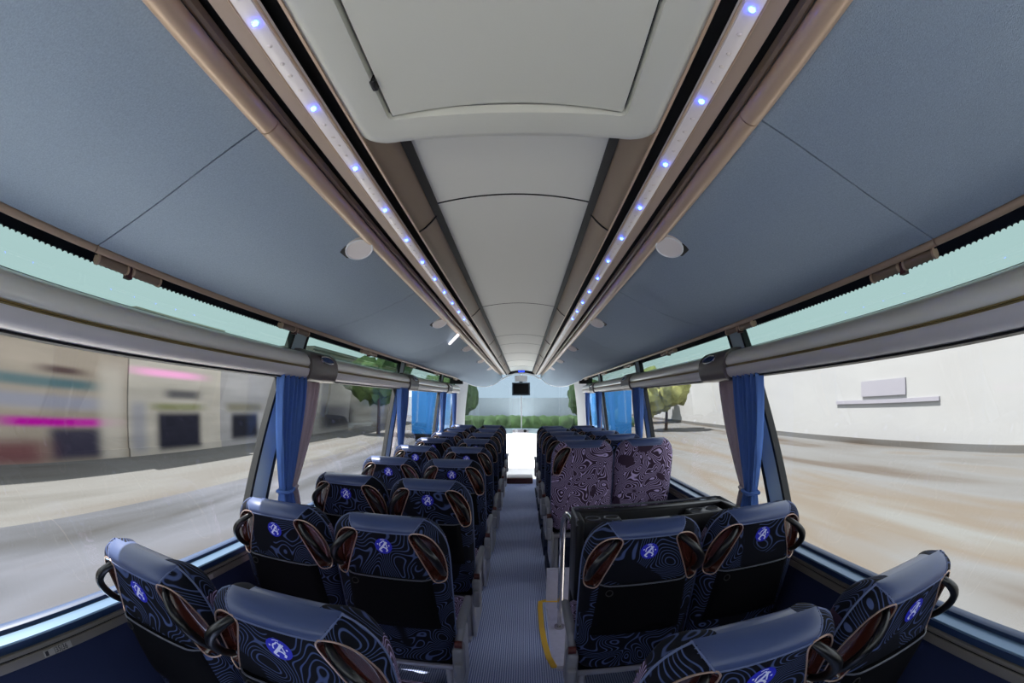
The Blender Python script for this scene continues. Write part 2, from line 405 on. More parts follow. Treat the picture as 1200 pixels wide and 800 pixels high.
# ------------------------------------------------------------------ ceiling
YC = 10.0
roof = MB()
rp = [(-1.235, .40), (-1.20, .60), (-.9, .74), (-.4, .80), (0, .82), (.4, .80), (.9, .74), (1.20, .60), (1.235, .40)]
outer = [(x * 1.02, Z(z + .04)) for x, z in rp][::-1]
roof.prism_y([(x, Z(z)) for x, z in rp] + outer, YB - .06, 7.7)
roof.box(-.95, .95, 7.7, YC, Z(.70), Z(.78))
C = struct(roof.build('ceiling', 'roof_dark', None, False), 'curved roof of the coach')
def arch(x): return .625 - .45 * x * x
seams = [.83, 1.27, 2.89, 4.35, 5.05, 6.1, 7.3, 8.6, YC]
for i, (a, b) in enumerate(zip([YB] + seams[:-1], seams)):
    if i == 0: a, b = YB, .83
    xs = [-.262 + .524 * k / 16 for k in range(17)]
    prof = [(x, Z(arch(x))) for x in xs] + [(x, Z(arch(x) + .02)) for x in reversed(xs)]
    m = MB(); m.prism_y(prof, a + .005, b - .005); m.build('ceiling_panel', 'ceiling_white', C)
    m = MB(); m.prism_y([(x, z - .0012) for x, z in prof[:17]] + [(x, z + .004) for x, z in reversed(prof[:17])], b - .0035, b + .0035); m.build('panel_gap', 'gap_black', C, False)
# hatch above the camera
H = thing('roof_hatch', 'off-white roof hatch lid with rounded protruding frame above the aisle', 'roof hatch', (0, 0, 0))
def rrect(hx, y0, y1, r, n=8):
    p = []
    for cx, cy, a0 in ((hx - r, y1 - r, 0), (-hx + r, y1 - r, 90), (-hx + r, y0 + r, 180), (hx - r, y0 + r, 270)):
        for k in range(n + 1):
            a = math.radians(a0 + 90 * k / n); p.append((cx + r * math.cos(a), cy + r * math.sin(a)))
    return p
def hz(x, base): return base - .30 * x * x
loops = [(.315, -.42, .815, .075, .60), (.318, -.423, .818, .078, .575), (.305, -.41, .805, .07, .556), (.285, -.39, .785, .06, .551), (.237, -.33, .722, .018, .556), (.234, -.327, .719, .016, .575)]
rows = [[(x, y, Z(hz(x, b) + (.0 if i < 5 else 0))) for x, y in rrect(hx, y0, y1, r)] for i, (hx, y0, y1, r, b) in enumerate(loops)]
m = MB(); m.grid(rows, closed=True); m.build('hatch_frame', 'hatch_white', H, True, 60)
xs = [-.228 + .456 * k / 14 for k in range(15)]
m = MB(); m.prism_y([(x, Z(hz(x, .560))) for x in xs] + [(x, Z(hz(x, .575))) for x in reversed(xs)], -.32, .712); m.build('hatch_lid', 'hatch_white', H)
m = MB(); m.prism_y([(x * 1.03, Z(hz(x, .572))) for x in xs] + [(x * 1.03, Z(hz(x, .58))) for x in reversed(xs)], -.325, .717); m.build('hatch_gap', 'gap_black', H, False)
m = MB(); m.box(-.240, -.229, .585, .615, Z(.535), Z(.556), .003); m.build('latch', 'black', H)

ANGB = None
# trims between bins and centre panels: profile points (x, z)
for s, side in ((-1, 'left'), (1, 'right')):
    T = struct(link('trim_%d' % (2 if s < 0 else 3), None), 'bronze cove trim along the %s side of the ceiling' % side)
    def run(prof, nm, mt, y0=YB, y1=YC, parent=T, sm=True):
        m = MB(); m.prism_y([(s * x, Z(z)) for x, z in prof], y0, y1); return m.build(nm, mt, parent, sm)
    run([(.437, .560), (.402, .560), (.402, .540), (.437, .536)], 'dark_groove', 'gap_black')
    run([(.409, .522), (.373, .523), (.373, .532), (.409, .532)], 'taupe_panel', 'taupe')
    run([(.345, .57), (.295, .57), (.295, .552), (.345, .545)], 'dark_groove', 'gap_black')
    cove = [(.306, .528), (.302, .530), (.285, .543), (.268, .561), (.250, .585), (.250, .60), (.306, .60)]
    ys = [YB, 1.33, 2.85, 4.4, 5.9, 7.4, YC]
    for a, b in zip(ys, ys[1:]):
        run(cove, 'cove_panel', 'bronze_dark', a + .002, b - .002)
    for a in ys[1:-1]:
        run([(x - .002 * (x < .3), z - .003) for x, z in cove], 'cove_joint', 'gap_black', a - .003, a + .003)
    run([(.309, .524), (.304, .524), (.304, .532), (.309, .532)], 'cove_edge', 'bronze')
    run([(.253, .578), (.236, .594), (.236, .612), (.253, .612)], 'cove_edge', 'black')

# ------------------------------------------------------------------ light strips
for s, side in ((-1, 'left'), (1, 'right')):
    L = thing('light_strip', 'pale diffuser light strip with blue dots, %s of the ceiling centre' % side, 'light strip', (0, 0, 0), 'ceiling light strips')
    m = MB(); m.prism_y([(s * x, Z(z)) for x, z in ((.374, .521), (.371, .515), (.356, .512), (.341, .515), (.338, .521), (.338, .53), (.374, .53))], YB, YC)
    m.build('diffuser', 'diffuser', L)
    for x in (.3745, .3375):
        m = MB(); m.tube([(s * x, YB, Z(.518)), (s * x, YC, Z(.518))], .0025, 6); m.build('strip_edge', 'bronze', L)
    ml = MB(); 
    bm = bmesh.new(); bmesh.ops.create_icosphere(bm, subdivisions=2, radius=.0055); ml.add([v.co[:] for v in bm.verts], [[v.index for v in f.verts] for f in bm.faces]); bm.free()
    me = ml.mesh('led', 'led_blue'); md = ml.mesh('lens_dot', 'lens_dot')
    y = -.145
    k = 0
    while y < 9.8:
        o = link('led', me if y < 3.0 else md, L); o.location = (s * .354, y, Z(.5115)); k += 1
        if y < 2.2:
            for d in (.06, .11, .145, .19):
                o = link('lens_dot', md, L); o.location = (s * .356, y + d, Z(.5135)); o.scale = (.9, .9, .6)
        y += .2505

# ------------------------------------------------------------------ luggage bins
BY = [YB, .62, 2.06, 3.5, 4.94, 6.38]
def bin_profile():
    p = []
    for k in range(13):
        t = k / 12; x = .99 + (.49 - .99) * t; z = .316 + (.503 - .316) * t
        bel = .022 * math.sin(PI * t); p.append((x - bel * .35, z - bel))
    return p
ords = ['nearest the camera', 'second from the rear', 'third from the rear', 'fourth from the rear', 'fifth from the rear', 'last before the windscreen']
for s, side in ((-1, 'left'), (1, 'right')):
    for i, a in enumerate(BY):
        front = (i == len(BY) - 1)
        b = BY[i + 1] if not front else None
        Bn = thing('luggage_bin', 'grey-blue fabric overhead luggage bin on the %s side, %s' % (side, ords[i]), 'luggage bin', (0, 0, 0), 'overhead luggage bins')
        bp = bin_profile()
        if not front:
            m = MB(); m.prism_y([(s * x, Z(z)) for x, z in bp] + [(s * x, Z(z)) for x, z in ((.45, .60), (.7, .70), (1.1, .55), (1.14, .43), (1.06, .37), (1.0, .345))], a + .0025, b - .0025)
            m.build('bin_body', 'bin_fabric', Bn, True, 30)
            m = MB(); m.prism_y([(s * x, Z(z + .004)) for x, z in bp] + [(s * .47, Z(.56)), (s * .98, Z(.42))], b - .0048, b - .001); m.build('bin_gap', 'gap_black', Bn, False)
        else:
            # the last bin sweeps inwards and sags above the driver
            E = [(-1.03 * 1, 7.55, .312), (-.95, 7.85, .262), (-.84, 8.2, .226), (-.75, 8.5, .222), (-.67, 8.8, .235), (-.60, 9.1, .265), (-.54, 9.4, .31), (-.47, 9.75, .39), (-.43, 10.0, .47)]
            n = len(bp); rows = []
            for j in range(15):
                t = j / 14; q = t * t * (3 - 2 * t); row = []
                for k in range(n):
                    u = k / (n - 1) * (len(E) - 1); e0 = E[int(min(u, len(E) - 2))]; e1 = E[int(min(u, len(E) - 2)) + 1]; f = u - int(min(u, len(E) - 2))
                    ex, ey, ez = [e0[c] + (e1[c] - e0[c]) * f for c in range(3)]
                    x0, z0 = bp[k]; yy = a + (ey - a) * t
                    tt = q if k < n - 1 else 0
                    row.append((s * (x0 + (abs(ex) - x0) * q), yy, Z(z0 + (ez - z0) * q)))
                rows.append(row)
            m = MB(); m.grid(rows)
            top = [[(x, y, z + .05) for x, y, z in r] for r in rows]; m.grid(top)
            m.grid([rows[-1], top[-1]]); m.grid([[r[0] for r in rows], [r[0] for r in top]])
            m.build('bin_body', 'bin_fabric', Bn, True, 50)
            m = MB(); m.tube(rows[-1], .012, 8); m.build('bin_end_lip', 'white_trim', Bn)
            b = 7.5
        # lower rail
        m = MB(); m.tube([(s * 1.004, a + .002, Z(.312)), (s * 1.004, b - .002, Z(.312))], .0115, 10); m.build('bottom_rail', 'bronze', Bn)
        # upper bronze rail
        bt = b if not front else YC
        m = MB(); m.prism_y([(s * (.462 + .022 * math.cos(t)), Z(.504 + .020 * math.sin(t))) for t in [2 * PI * k / 14 for k in range(14)]], a + .002, bt - .002); m.build('top_rail', 'bronze', Bn)
        m = MB(); m.prism_y([(s * x, Z(z)) for x, z in ((.443, .516), (.436, .513), (.430, .516), (.430, .53), (.443, .53))], a, bt); m.build('top_rail_lip', 'bronze_dark', Bn)
        # hinge covers below the rail
        for hc in ((a + b) / 2 - .28, (a + b) / 2 + .42) if not front else ():
            pass
        hs = {0: [], 1: [.78], 2: [1.86, 2.9], 3: [4.1], 4: [5.4], 5: [6.9]}[i] if True else []
        if i == 0: hs = [-.3]
        if i == 1: hs = [.775, 1.83]
        if i == 2: hs = [2.9]
        for hc in hs:
            for d in (-.072, .072):
                m = MB(); m.tube([(s * 1.018, hc + d - .062, Z(.292)), (s * 1.018, hc + d + .062, Z(.292))], .0135, 12); m.build('hinge_cover', 'bronze_dark', Bn)
                for e in (-.06, .06):
                    m = MB(); m.tube([(s * 1.018, hc + d + e - .004, Z(.292)), (s * 1.018, hc + d + e + .004, Z(.292))], .016, 12); m.build('hinge_ring', 'bronze', Bn)
            m = MB(); m.box(s * 1.01, s * 1.03, hc - .012, hc + .012, Z(.27), Z(.30)); m.build('hinge_block', 'knob_brown', Bn, False)
        m = MB(); m.prism_y([(s * x, Z(z)) for x, z in ((1.015, .30), (1.13, .345), (1.14, .36), (1.02, .33))], a, b); m.build('shade_strip', 'frit', Bn, False)  # dark strip standing in for the shade under the bin edge
# round white speakers tucked against the upper rails
so = ['nearest', 'second', 'third', 'fourth', 'fifth']
for s, side in ((-1, 'left'), (1, 'right')):
    for k, y in enumerate((1.32, 2.80, 4.27, 5.72, 7.15)):
        S = thing('speaker', 'round white speaker by the %s bronze rail, %s from the camera' % (side, so[k]), 'speaker', (s * .510, y, Z(.488)), 'round ceiling speakers')
        ax = Vector((-s * .36, 0, -.93)).normalized(); tl = (ax + Vector((0, -.35, 0))).normalized()
        m = MB(); m.disc(Vector((s * .022, .014, -.006)), .052, ax, .006, 28); m.build('speaker_shadow', 'black', S)  # black disc set off-centre as the shadow beside the speaker
        m = MB(); m.disc((0, 0, 0), .046, tl, .020, 28); m.build('speaker_face', 'speaker_white', S)
        m = MB(); m.tube([Vector((0, 0, 0)) + tl * .020 + (tl.orthogonal().normalized() * math.cos(t) + tl.cross(tl.orthogonal().normalized()) * math.sin(t)) * .045 for t in [2 * PI * q / 28 for q in range(28)]], .0025, 6, closed=True); m.build('speaker_rim', 'white_trim', S)
m = MB(); m.tube([(-.575, 3.64, Z(.447)), (-.445, 3.22, Z(.459))], .011, 10)
tag(m.build('white_bar', 'tube_glow'), 'short glowing white bar slanting under the left luggage bins', 'bar')  # slanting white bar with emission in its material

# ------------------------------------------------------------------ air ducts over the windows, clamps
dn = ['nearest', 'second', 'third', 'fourth']
for s, side in ((-1, 'left'), (1, 'right')):
    for k, (a, b) in enumerate(zip([YB, 2.42, 4.55, 6.8], [2.10, 4.23, 6.48, 7.75])):
        D = thing('air_duct', 'cream rounded air duct above the %s windows, %s length from the camera' % (side, dn[k]), 'air duct', (0, 0, 0), 'window air ducts')
        up = [(1.150, .215), (1.125, .219), (1.10, .214), (1.078, .200), (1.063, .180), (1.058, .160), (1.062, .146), (1.07, .142), (1.15, .142)]
        m = MB(); m.prism_y([(s * x, Z(z)) for x, z in up], a, b); m.build('duct_roll', 'duct_white', D, True, 50)
        m = MB(); m.prism_y([(s * x, Z(z)) for x, z in ((1.15, .142), (1.068, .142), (1.066, .139), (1.071, .137), (1.066, .134), (1.066, .131), (1.15, .131))], a, b); m.build('duct_groove', 'duct_gold', D, False)
        lo = [(1.15, .131), (1.062, .131), (1.059, .126), (1.066, .098), (1.078, .084), (1.09, .08), (1.15, .082)]
        m = MB(); m.prism_y([(s * x, Z(z)) for x, z in lo], a, b); m.build('duct_fascia', 'duct_grey', D, True, 50)
        m = MB(); m.prism_y([(s * x, Z(z)) for x, z in ((1.15, .226), (1.128, .2205), (1.128, .217), (1.15, .214))], a, b); m.build('duct_seal', 'rubber', D, False)
        m = MB(); m.prism_y([(s * x, Z(z)) for x, z in ((1.14, .08), (1.09, .0785), (1.09, .0725), (1.19, .0725), (1.19, .21), (1.14, .21))], a, b); m.build('duct_base', 'rubber', D, False)
    for k, y0 in enumerate((2.09, 4.22, 6.47)):
        Cc = thing('duct_clamp', 'taupe bracket wrapping the %s air duct, %s from the camera' % (side, dn[k]), 'bracket', (0, 0, 0), 'air duct brackets')
        pr = [(1.16, .235), (1.125, .235), (1.093, .226), (1.064, .205), (1.047, .175), (1.043, .14), (1.047, .11), (1.058, .082), (1.075, .068), (1.16, .066)]
        m = MB(); m.prism_y([(s * x, Z(z)) for x, z in pr], y0, y0 + .34); m.build('clamp_shell', 'clamp_taupe', Cc, True, 50)
        c = Vector((s * 1.052, y0 + .2, Z(.188))); n = Vector((-s * .87, 0, .5)).normalized(); u = Vector((0, 1, 0)); v = n.cross(u)
        ring = [c + u * .085 * math.cos(t) + v * .022 * math.sin(t) for t in [2 * PI * q / 24 for q in range(24)]]
        m = MB(); m.tube(ring, .005, 6, closed=True); m.build('badge_rim', 'chrome', Cc)
        m = MB(); m.add([p - n * .004 for p in ring] + [p + n * .003 for p in ring], [tuple(range(24))[::-1], tuple(range(24, 48))] + [(q, (q + 1) % 24, (q + 1) % 24 + 24, q + 24) for q in range(24)]); m.build('badge', 'clamp_badge', Cc)

# ------------------------------------------------------------------ curtains
def curtain(s, ytop, ytie, ztie, mt, nf, label, xc, spread):
    T = thing('curtain', label, 'curtain', (0, 0, 0), 'window curtains')
    y0, y1 = ytop; rows = []; N = nf * 10
    zt, zb = .085, -.655
    for r in range(34):
        z = zt + (zb - zt) * r / 33
        if z > ztie:
            t = (zt - z) / (zt - ztie); e = t ** 1.7
            a = y0 + (ytie - spread - y0) * e; b = y1 + (ytie + spread - y1) * e; A = (.020 if mt == 'curtain_blue' else .016) * (1 - .4 * t)
        else:
            t = (ztie - z) / (ztie - zb); e = t ** .6
            a = ytie - spread - .035 * e; b = ytie + spread + .035 * e; A = .013 + .012 * e
        row = []
        for k in range(N + 1):
            u = k / N; ph = 2 * PI * nf * u
            row.append((s * (xc - A * (1.6 * abs(math.sin(ph / 2)) - .8 + .22 * math.sin(ph * .5 + 1)) * 1.3 + .006 * math.sin(2.3 * ph + r * .12)), a + (b - a) * (u + .25 / nf * math.sin(ph * 1.0 + 1) * .5), Z(z)))
        rows.append(row)
    m = MB(); m.grid(rows); o = m.build('drape', mt, T, True, 180)
    md = o.modifiers.new('thick', 'SOLIDIFY'); md.thickness = .003
    m = MB(); m.tube([(s * (xc + (.034 if mt == 'curtain_blue' else .022) * math.cos(t)), ytie + (spread + .012) * math.sin(t), Z(ztie + .004 * math.sin(3 * t))) for t in [2 * PI * q / 20 for q in range(20)]], .009, 6, closed=True); m.build('tieback', mt, T)
pn = ['nearest the camera', 'at the second post', 'at the third post', 'beside the windscreen']
for s, side in ((-1, 'left'), (1, 'right')):
    for k, yp in enumerate((2.1, 4.23, 6.42, 7.6)):
        d = -.05 if s > 0 else 0
        if k == 3:
            curtain(s, (7.25, 7.5), 7.30, -.47, 'curtain_blue', 5, 'blue curtain tied back on the %s, %s' % (side, pn[k]), 1.10, .05); continue
        curtain(s, (yp - .27 + d, yp + .02 + d), yp - .22 + d * .3, -.47, 'curtain_blue', 6, 'blue curtain tied back on the %s, %s' % (side, pn[k]), 1.095, .05)
        curtain(s, (yp + .05 + d, yp + .31 + d * .6), yp - .05 + d * .3, -.49, 'curtain_taupe', 4, 'taupe curtain tied back on the %s, %s' % (side, pn[k]), 1.155, .035)

# ------------------------------------------------------------------ seat number plates
def text_mesh(txt, size, name, mt):
    cu = bpy.data.curves.new(name, 'FONT'); cu.body = txt; cu.size = size; cu.extrude = .0004; cu.align_x = 'CENTER'; cu.align_y = 'CENTER'
    o = bpy.data.objects.new(name, cu); COL.objects.link(o); bpy.context.view_layer.update()
    me = bpy.data.meshes.new_from_object(o.evaluated_get(bpy.context.evaluated_depsgraph_get())); bpy.data.objects.remove(o)
    me.name = name; me.materials.clear(); me.materials.append(MATS[mt]); return me
P = thing('seat_number_plate', 'small grey seat number plate reading 35 36 on the left sill channel', 'number plate', (-1.1405, .43, Z(-.730)))
m = MB(); m.box(0, .002, -.062, .062, -.010, .010); m.build('plate', 'plate', P, False)
o = link('number', text_mesh('|35|36', .024, 'number', 'plate_ink'), P); o.location = (.0026, .014, 0); o.rotation_euler = (PI / 2, 0, PI / 2)
m = MB(); m.box(.002, .003, -.056, -.042, -.007, .007); m.build('pictogram', 'plate_ink', P, False)
P = thing('seat_number_plate', 'small grey number plate on the left sill channel beside the second row', 'number plate', (-1.1405, 1.23, Z(-.730)))
m = MB(); m.box(0, .002, -.05, .05, -.010, .010); m.build('plate', 'plate', P, False)
m = MB(); m.box(.002, .003, -.04, -.026, -.007, .007); m.build('pictogram', 'plate_ink', P, False)

# ------------------------------------------------------------------ seats
HW = [(.34, .19), (.40, .212), (.60, .218), (.80, .219), (.88, .2185), (.935, .213), (.972, .199), (.998, .180), (1.017, .157), (1.03, .132)]
def hw(z): return smooth_interp(HW, z)
def yc(z): return (1.03 - z) * .20
TH = .125
def inpoly(x, z, poly):
    c = False; n = len(poly)
    for i in range(n):
        (x0, z0), (x1, z1) = poly[i], poly[(i + 1) % n]
        if (z0 > z) != (z1 > z) and x < (x1 - x0) * (z - z0) / (z1 - z0) + x0: c = not c
    return c
def segd(x, z, poly):
    best = 9
    for i in range(len(poly)):
        (x0, z0), (x1, z1) = poly[i], poly[(i + 1) % len(poly)]
        dx, dz = x1 - x0, z1 - z0; t = max(0, min(1, ((x - x0) * dx + (z - z0) * dz) / (dx * dx + dz * dz + 1e-12)))
        best = min(best, math.hypot(x - x0 - t * dx, z - z0 - t * dz))
    return best
def cr_closed(pts, n=6):
    out = []; N = len(pts)
    for i in range(N):
        p0, p1, p2, p3 = pts[i - 1], pts[i], pts[(i + 1) % N], pts[(i + 2) % N]
        for k in range(n):
            t = k / n
            out.append(tuple(.5 * (2 * p1[c] + (p2[c] - p0[c]) * t + (2 * p0[c] - 5 * p1[c] + 4 * p2[c] - p3[c]) * t * t + (3 * p1[c] - p0[c] - 3 * p2[c] + p3[c]) * t ** 3) for c in (0, 1)))
    return out
INS = cr_closed([(.096, .978), (.108, .987), (.142, .983), (.174, .958), (.199, .910), (.209, .855), (.208, .802), (.194, .786), (.166, .790), (.143, .845), (.112, .920), (.095, .962)], 4)
def topf(z): return math.sqrt(max(0, 1 - max(0, (z - .985) / (1.03 - .985)) ** 2)) if z > .985 else 1.0
def botf(z): return math.sqrt(max(.0, 1 - max(0, (.38 - z) / .04) ** 2)) if z < .38 else 1.0
def rear(u, z):
    return yc(z) - TH / 2 * max(0, 1 - abs(u) ** 5) ** .5 * topf(z) * botf(z) - .010 * (1 - u * u) * topf(z)
def rear_x(x, z):
    h = hw(z); return rear(max(-1, min(1, x / h)), z)
def is_roll(x, z): return z > .983 and abs(x) < .104 + (z - .983) * .75

def build_back_meshes(inset):
    zs = [.34 + (.79 - .34) * k / 30 for k in range(31)] + [.79 + (1.0 - .79) * k / 56 for k in range(1, 57)] + [1.0 + .03 * math.sin(PI / 2 * k / 8) for k in range(1, 9)]
    us = [math.sin(PI / 2 * (k / 52)) for k in range(-52, 53)]
    us = [.55 * a + .45 * (k / 52) for a, k in zip(us, range(-52, 53))]
    sides = {0: (), 1: (1, -1), 2: (-1,)}[inset]
    parts = {'shell': MB(), 'roll': MB(), 'insR': MB(), 'insL': MB()}
    idx = {}
    def put(key, p, fid):
        mb = parts[key]; d = idx.setdefault(key, {})
        if fid not in d: d[fid] = len(mb.v); mb.v.append(p)
        return d[fid]
    pts = []
    for z in zs:
        row = []
        for u in us:
            x = u * hw(z); y = rear(u, z)
            for sg in sides:
                if inpoly(x * sg, z, INS):
                    d = min(segd(x * sg, z, INS) / .030, 1); y += .034 * (1 - (1 - d) ** 2)
            row.append((x, y, z))
        pts.append(row)
    for i in range(len(zs) - 1):
        for j in range(len(us) - 1):
            cx = (pts[i][j][0] + pts[i + 1][j + 1][0]) / 2; cz = (zs[i] + zs[i + 1]) / 2
            key = 'shell'
            if is_roll(cx, cz): key = 'roll'
            for sg in sides:
                if inpoly(cx * sg, cz, INS): key = 'insR' if sg > 0 else 'insL'
            q = [(i, j), (i, j + 1), (i + 1, j + 1), (i + 1, j)]
            parts[key].f.append(tuple(put(key, pts[a][b], (a, b)) for a, b in q))
    return parts
def front_mesh():
    zs = [.34 + .64 * k / 32 for k in range(33)] + [.98 + .05 * math.sin(PI / 2 * k / 8) for k in range(1, 9)]; us = [k / 20 for k in range(-20, 21)]
    rows = []; rolls = []
    for z in zs:
        row = []
        for u in us:
            t = max(0, min(1, (abs(u) - .55) / .35)); bol = .03 * t * t * (3 - 2 * t)
            row.append((u * hw(z), yc(z) + (TH / 2 + bol) * max(0, 1 - abs(u) ** 6) ** .5 * topf(z) * botf(z), z))
        rows.append(row)
    lo = MB(); hi = MB(); sh = MB(); sr = MB(); cut = [i for i, z in enumerate(zs) if z > .94][0]
    lo.grid(rows[:cut + 1]); hi.grid([r[7:34] for r in rows[cut:]]); sh.grid([r[:8] for r in rows[cut:]]); sr.grid([r[33:] for r in rows[cut:]]); return lo, hi, sh, sr
PR = build_back_meshes(1); PF = build_back_meshes(0); PA = build_back_meshes(2)
ME = {}
ME['shell'] = PR['shell'].mesh('back_shell', 'fabric_back', True, 60); ME['roll'] = PR['roll'].mesh('headrest_roll', 'vinyl', True, 60)
ME['insR'] = PR['insR'].mesh('grip_inset', 'inset', True, 80); ME['insL'] = PR['insL'].mesh('grip_inset', 'inset', True, 80)
ME['shellF'] = PF['shell'].mesh('back_shell', 'fabric_lit', True, 60); ME['rollF'] = PF['roll'].mesh('headrest_roll', 'vinyl', True, 60)
ME['shellA'] = PA['shell'].mesh('back_shell', 'fabric_lit', True, 60)
fm = front_mesh(); ME['front'] = fm[0].mesh('backrest_front', 'fabric_lit', True, 60); ME['shoulderL'] = fm[2].mesh('headrest_shoulder', 'fabric_back', True, 60); ME['shoulderR'] = fm[3].mesh('headrest_shoulder', 'fabric_back', True, 60); ME['frontroll'] = fm[1].mesh('headrest_front', 'vinyl', True, 60)
for sg, nm in ((1, 'R'), (-1, 'L')):
    m = MB(); m.tube([(sg * x, rear_x(x, z) - .001, z) for x, z in INS], .0023, 6, closed=True); ME['rim' + nm] = m.mesh('grip_rim', 'rim')
    pth = []; rr = []
    a, b = (.112, .972), (.198, .812)
    for k in range(17):
        t = k / 16; x = a[0] + (b[0] - a[0]) * t + .026 * math.sin(PI * t); z = a[1] + (b[1] - a[1]) * t + .010 * math.sin(PI * t)
        y = (rear_x(a[0], a[1]) * (1 - t) + rear_x(b[0], b[1]) * t) + .016 - .062 * math.sin(PI * t) ** .7
        pth.append((sg * x, y, z)); rr.append(.0095 + .005 * math.sin(PI * t))
    m = MB(); m.tube(pth, rr, 10); ME['grip' + nm] = m.mesh('grip_handle', 'grip')
# piping along the silhouette and the seams of the roll
zz = [.36 + (1.028 - .36) * k / 46 for k in range(47)]
m = MB()
loop = [(-hw(z), yc(z) - .004, z) for z in zz] + [(hw(z), yc(z) - .004, z) for z in reversed(zz)]
m.tube([(-hw(z), yc(z) - .006, z) for z in zz], .0032, 6); m.tube([(hw(z), yc(z) - .006, z) for z in zz], .0032, 6)
seam = [(-(.104 + (z - .983) * .75), z) for z in (1.027, 1.015, 1.0, .99, .984)] + [(x, .983) for x in (-.08, -.04, 0, .04, .08)] + [((.104 + (z - .983) * .75), z) for z in (.984, .99, 1.0, 1.015, 1.027)]
m.tube([(x, rear_x(x, z) - .0005, z) for x, z in seam], .0024, 6)
ME['piping'] = m.mesh('piping', 'piping')
# seat pocket
def pocket():
    rows = []
    for k in range(15):
        z = .800 - .245 * k / 14; h = .158 + .014 * k / 14; row = []
        for j in range(25):
            u = -1 + 2 * j / 24; edge = min(1, (1 - abs(u)) / .12) ** .5 if abs(u) < 1 else 0
            ev = min(1, (14 - k) / 2.5) ** .5
            row.append((u * h, rear_x(u * h, z) - .002 - .016 * edge * ev, z))
        rows.append(row)
    back = [[(p[0], rear_x(p[0], p[2]) + .004, p[2]) for p in rows[0]], rows[0]]
    m = MB(); m.grid(rows); m.grid(back); return m
ME['pocket'] = pocket().mesh('seat_pocket', 'pocket', True, 60)
m = MB(); m.tube([(-.158 + .316 * k / 20, rear_x(-.158 + .316 * k / 20, .8) - .018 * min(1, min(k, 20 - k) / 2) ** .5 - .001, .801) for k in range(21)], .003, 6); ME['pocket_rim'] = m.mesh('pocket_rim', 'partition_edge')
m = MB(); m.tube([(-.125 + .012 * math.cos(t), rear_x(-.12, .77) - .022, .772 + .012 * math.sin(t)) for t in [2 * PI * k / 12 for k in range(12)]], .002, 5, closed=True); ME['hook'] = m.mesh('cup_ring', 'black')
# emblem
ez, er = .930, .031
m = MB(); ring = []
for r_ in (0.0, .5, 1.0):
    ring.append([(er * r_ * math.cos(2 * PI * k / 32), rear_x(er * r_ * math.cos(2 * PI * k / 32), ez + er * r_ * math.sin(2 * PI * k / 32)) - .0015, ez + er * r_ * math.sin(2 * PI * k / 32)) for k in range(32)])
m.grid(ring, closed=True); ME['emblem'] = m.mesh('emblem', 'emblem_blue', True, 180)
m = MB()
def stroke(pl, wd):
    P3 = [Vector((x * er, 0, z * er)) for x, z in pl]; L_ = []; R_ = []
    for i, p in enumerate(P3):
        d = (P3[min(i + 1, len(P3) - 1)] - P3[max(i - 1, 0)]).normalized(); n = Vector((d.z, 0, -d.x)) * wd * er
        for q, lst in ((p + n, L_), (p - n, R_)): lst.append((q.x, rear_x(q.x, ez + q.z) - .0026, ez + q.z))
    m.grid([L_, R_])
stroke([(-.42, -.05), (-.40, .25), (-.30, .42), (-.14, .50), (-.02, .66), (.12, .66), (.18, .50)], .06)
stroke([(.34, .52), (.05, .12), (-.2, -.18), (-.48, -.52)], .11)
stroke([(.10, .34), (.30, .44), (.48, .50)], .07); stroke([(.28, .62), (.32, .40), (.36, .1), (.44, -.22)], .055)
stroke([(-.2, -.16), (.05, -.14), (.28, -.24), (.44, -.46), (.30, -.68)], .09); stroke([(-.52, -.46), (-.34, -.62), (-.18, -.72)], .08)
stroke([(-.30, .80), (-.05, .88), (.22, .84)], .035)
for cx_, cz_ in ((-.64, .24), (.66, .12)):
    stroke([(cx_ - .07, cz_), (cx_ + .07, cz_)], .08)
ME['mark'] = m.mesh('emblem_mark', 'emblem_white', False)
# cushion, base
m = MB(); m.box(-.212, .212, .10, .52, .37, .49, .035); ME['cushion'] = m.mesh('seat_cushion', 'fabric_lit', True, 60)
m = MB(); m.box(-.20, .20, .10, .50, .33, .372, .008); ME['pan'] = m.mesh('seat_pan', 'pocket', True, 50)
m = MB(); m.tube([(-.21, .15, .29), (.21, .15, .29)], .021, 12); ME['beam'] = m.mesh('cross_beam', 'frame_grey')
def leg(x):
    m = MB(); m.tube([(x, .16, .29), (x, .17, .12), (x, .13, .022)], .018, 10); m.tube([(x, .42, .33), (x, .40, .14), (x, .45, .022)], .018, 10); m.tube([(x, .08, .016), (x, .50, .016)], .0145, 8)
    m.tube([(x, .15, .28), (x, .43, .28)], .014, 8); return m.mesh('leg', 'frame_grey')
ME['legL'] = leg(-.17); ME['legR'] = leg(.17)
def arm(sg):
    out = {}
    m = MB(); m.box(sg * .226 - .022, sg * .226 + .022, .03, .125, .28, .46, .02); out['cover'] = m.mesh('hinge_cover', 'grey_plastic', True, 60)
    m = MB(); m.box(sg * .232 - .016, sg * .232 + .016, -.005, .03, .30, .40, .008); out['inlay'] = m.mesh('cover_inlay', 'grey_plastic', True, 60)
    m = MB(); m.tube([(sg * .226, .085, .45), (sg * .226, .12, .505), (sg * .228, .20, .52), (sg * .230, .40, .525)], [.016, .019, .021, .018], 10); out['arm'] = m.mesh('armrest', 'grey_plastic')
    m = MB(); m.disc((sg * .215, .06, .470), .017, (sg, 0, 0), .03, 16); out['knob'] = m.mesh('recline_knob', 'knob_brown')
    m = MB(); m.box(sg * .20 - .012, sg * .20 + .012, .12, .50, .02, .34, .01); out['side'] = m.mesh('leg_panel', 'frame_grey', True, 60)
    return out
ARM = {1: arm(1), -1: arm(-1)}
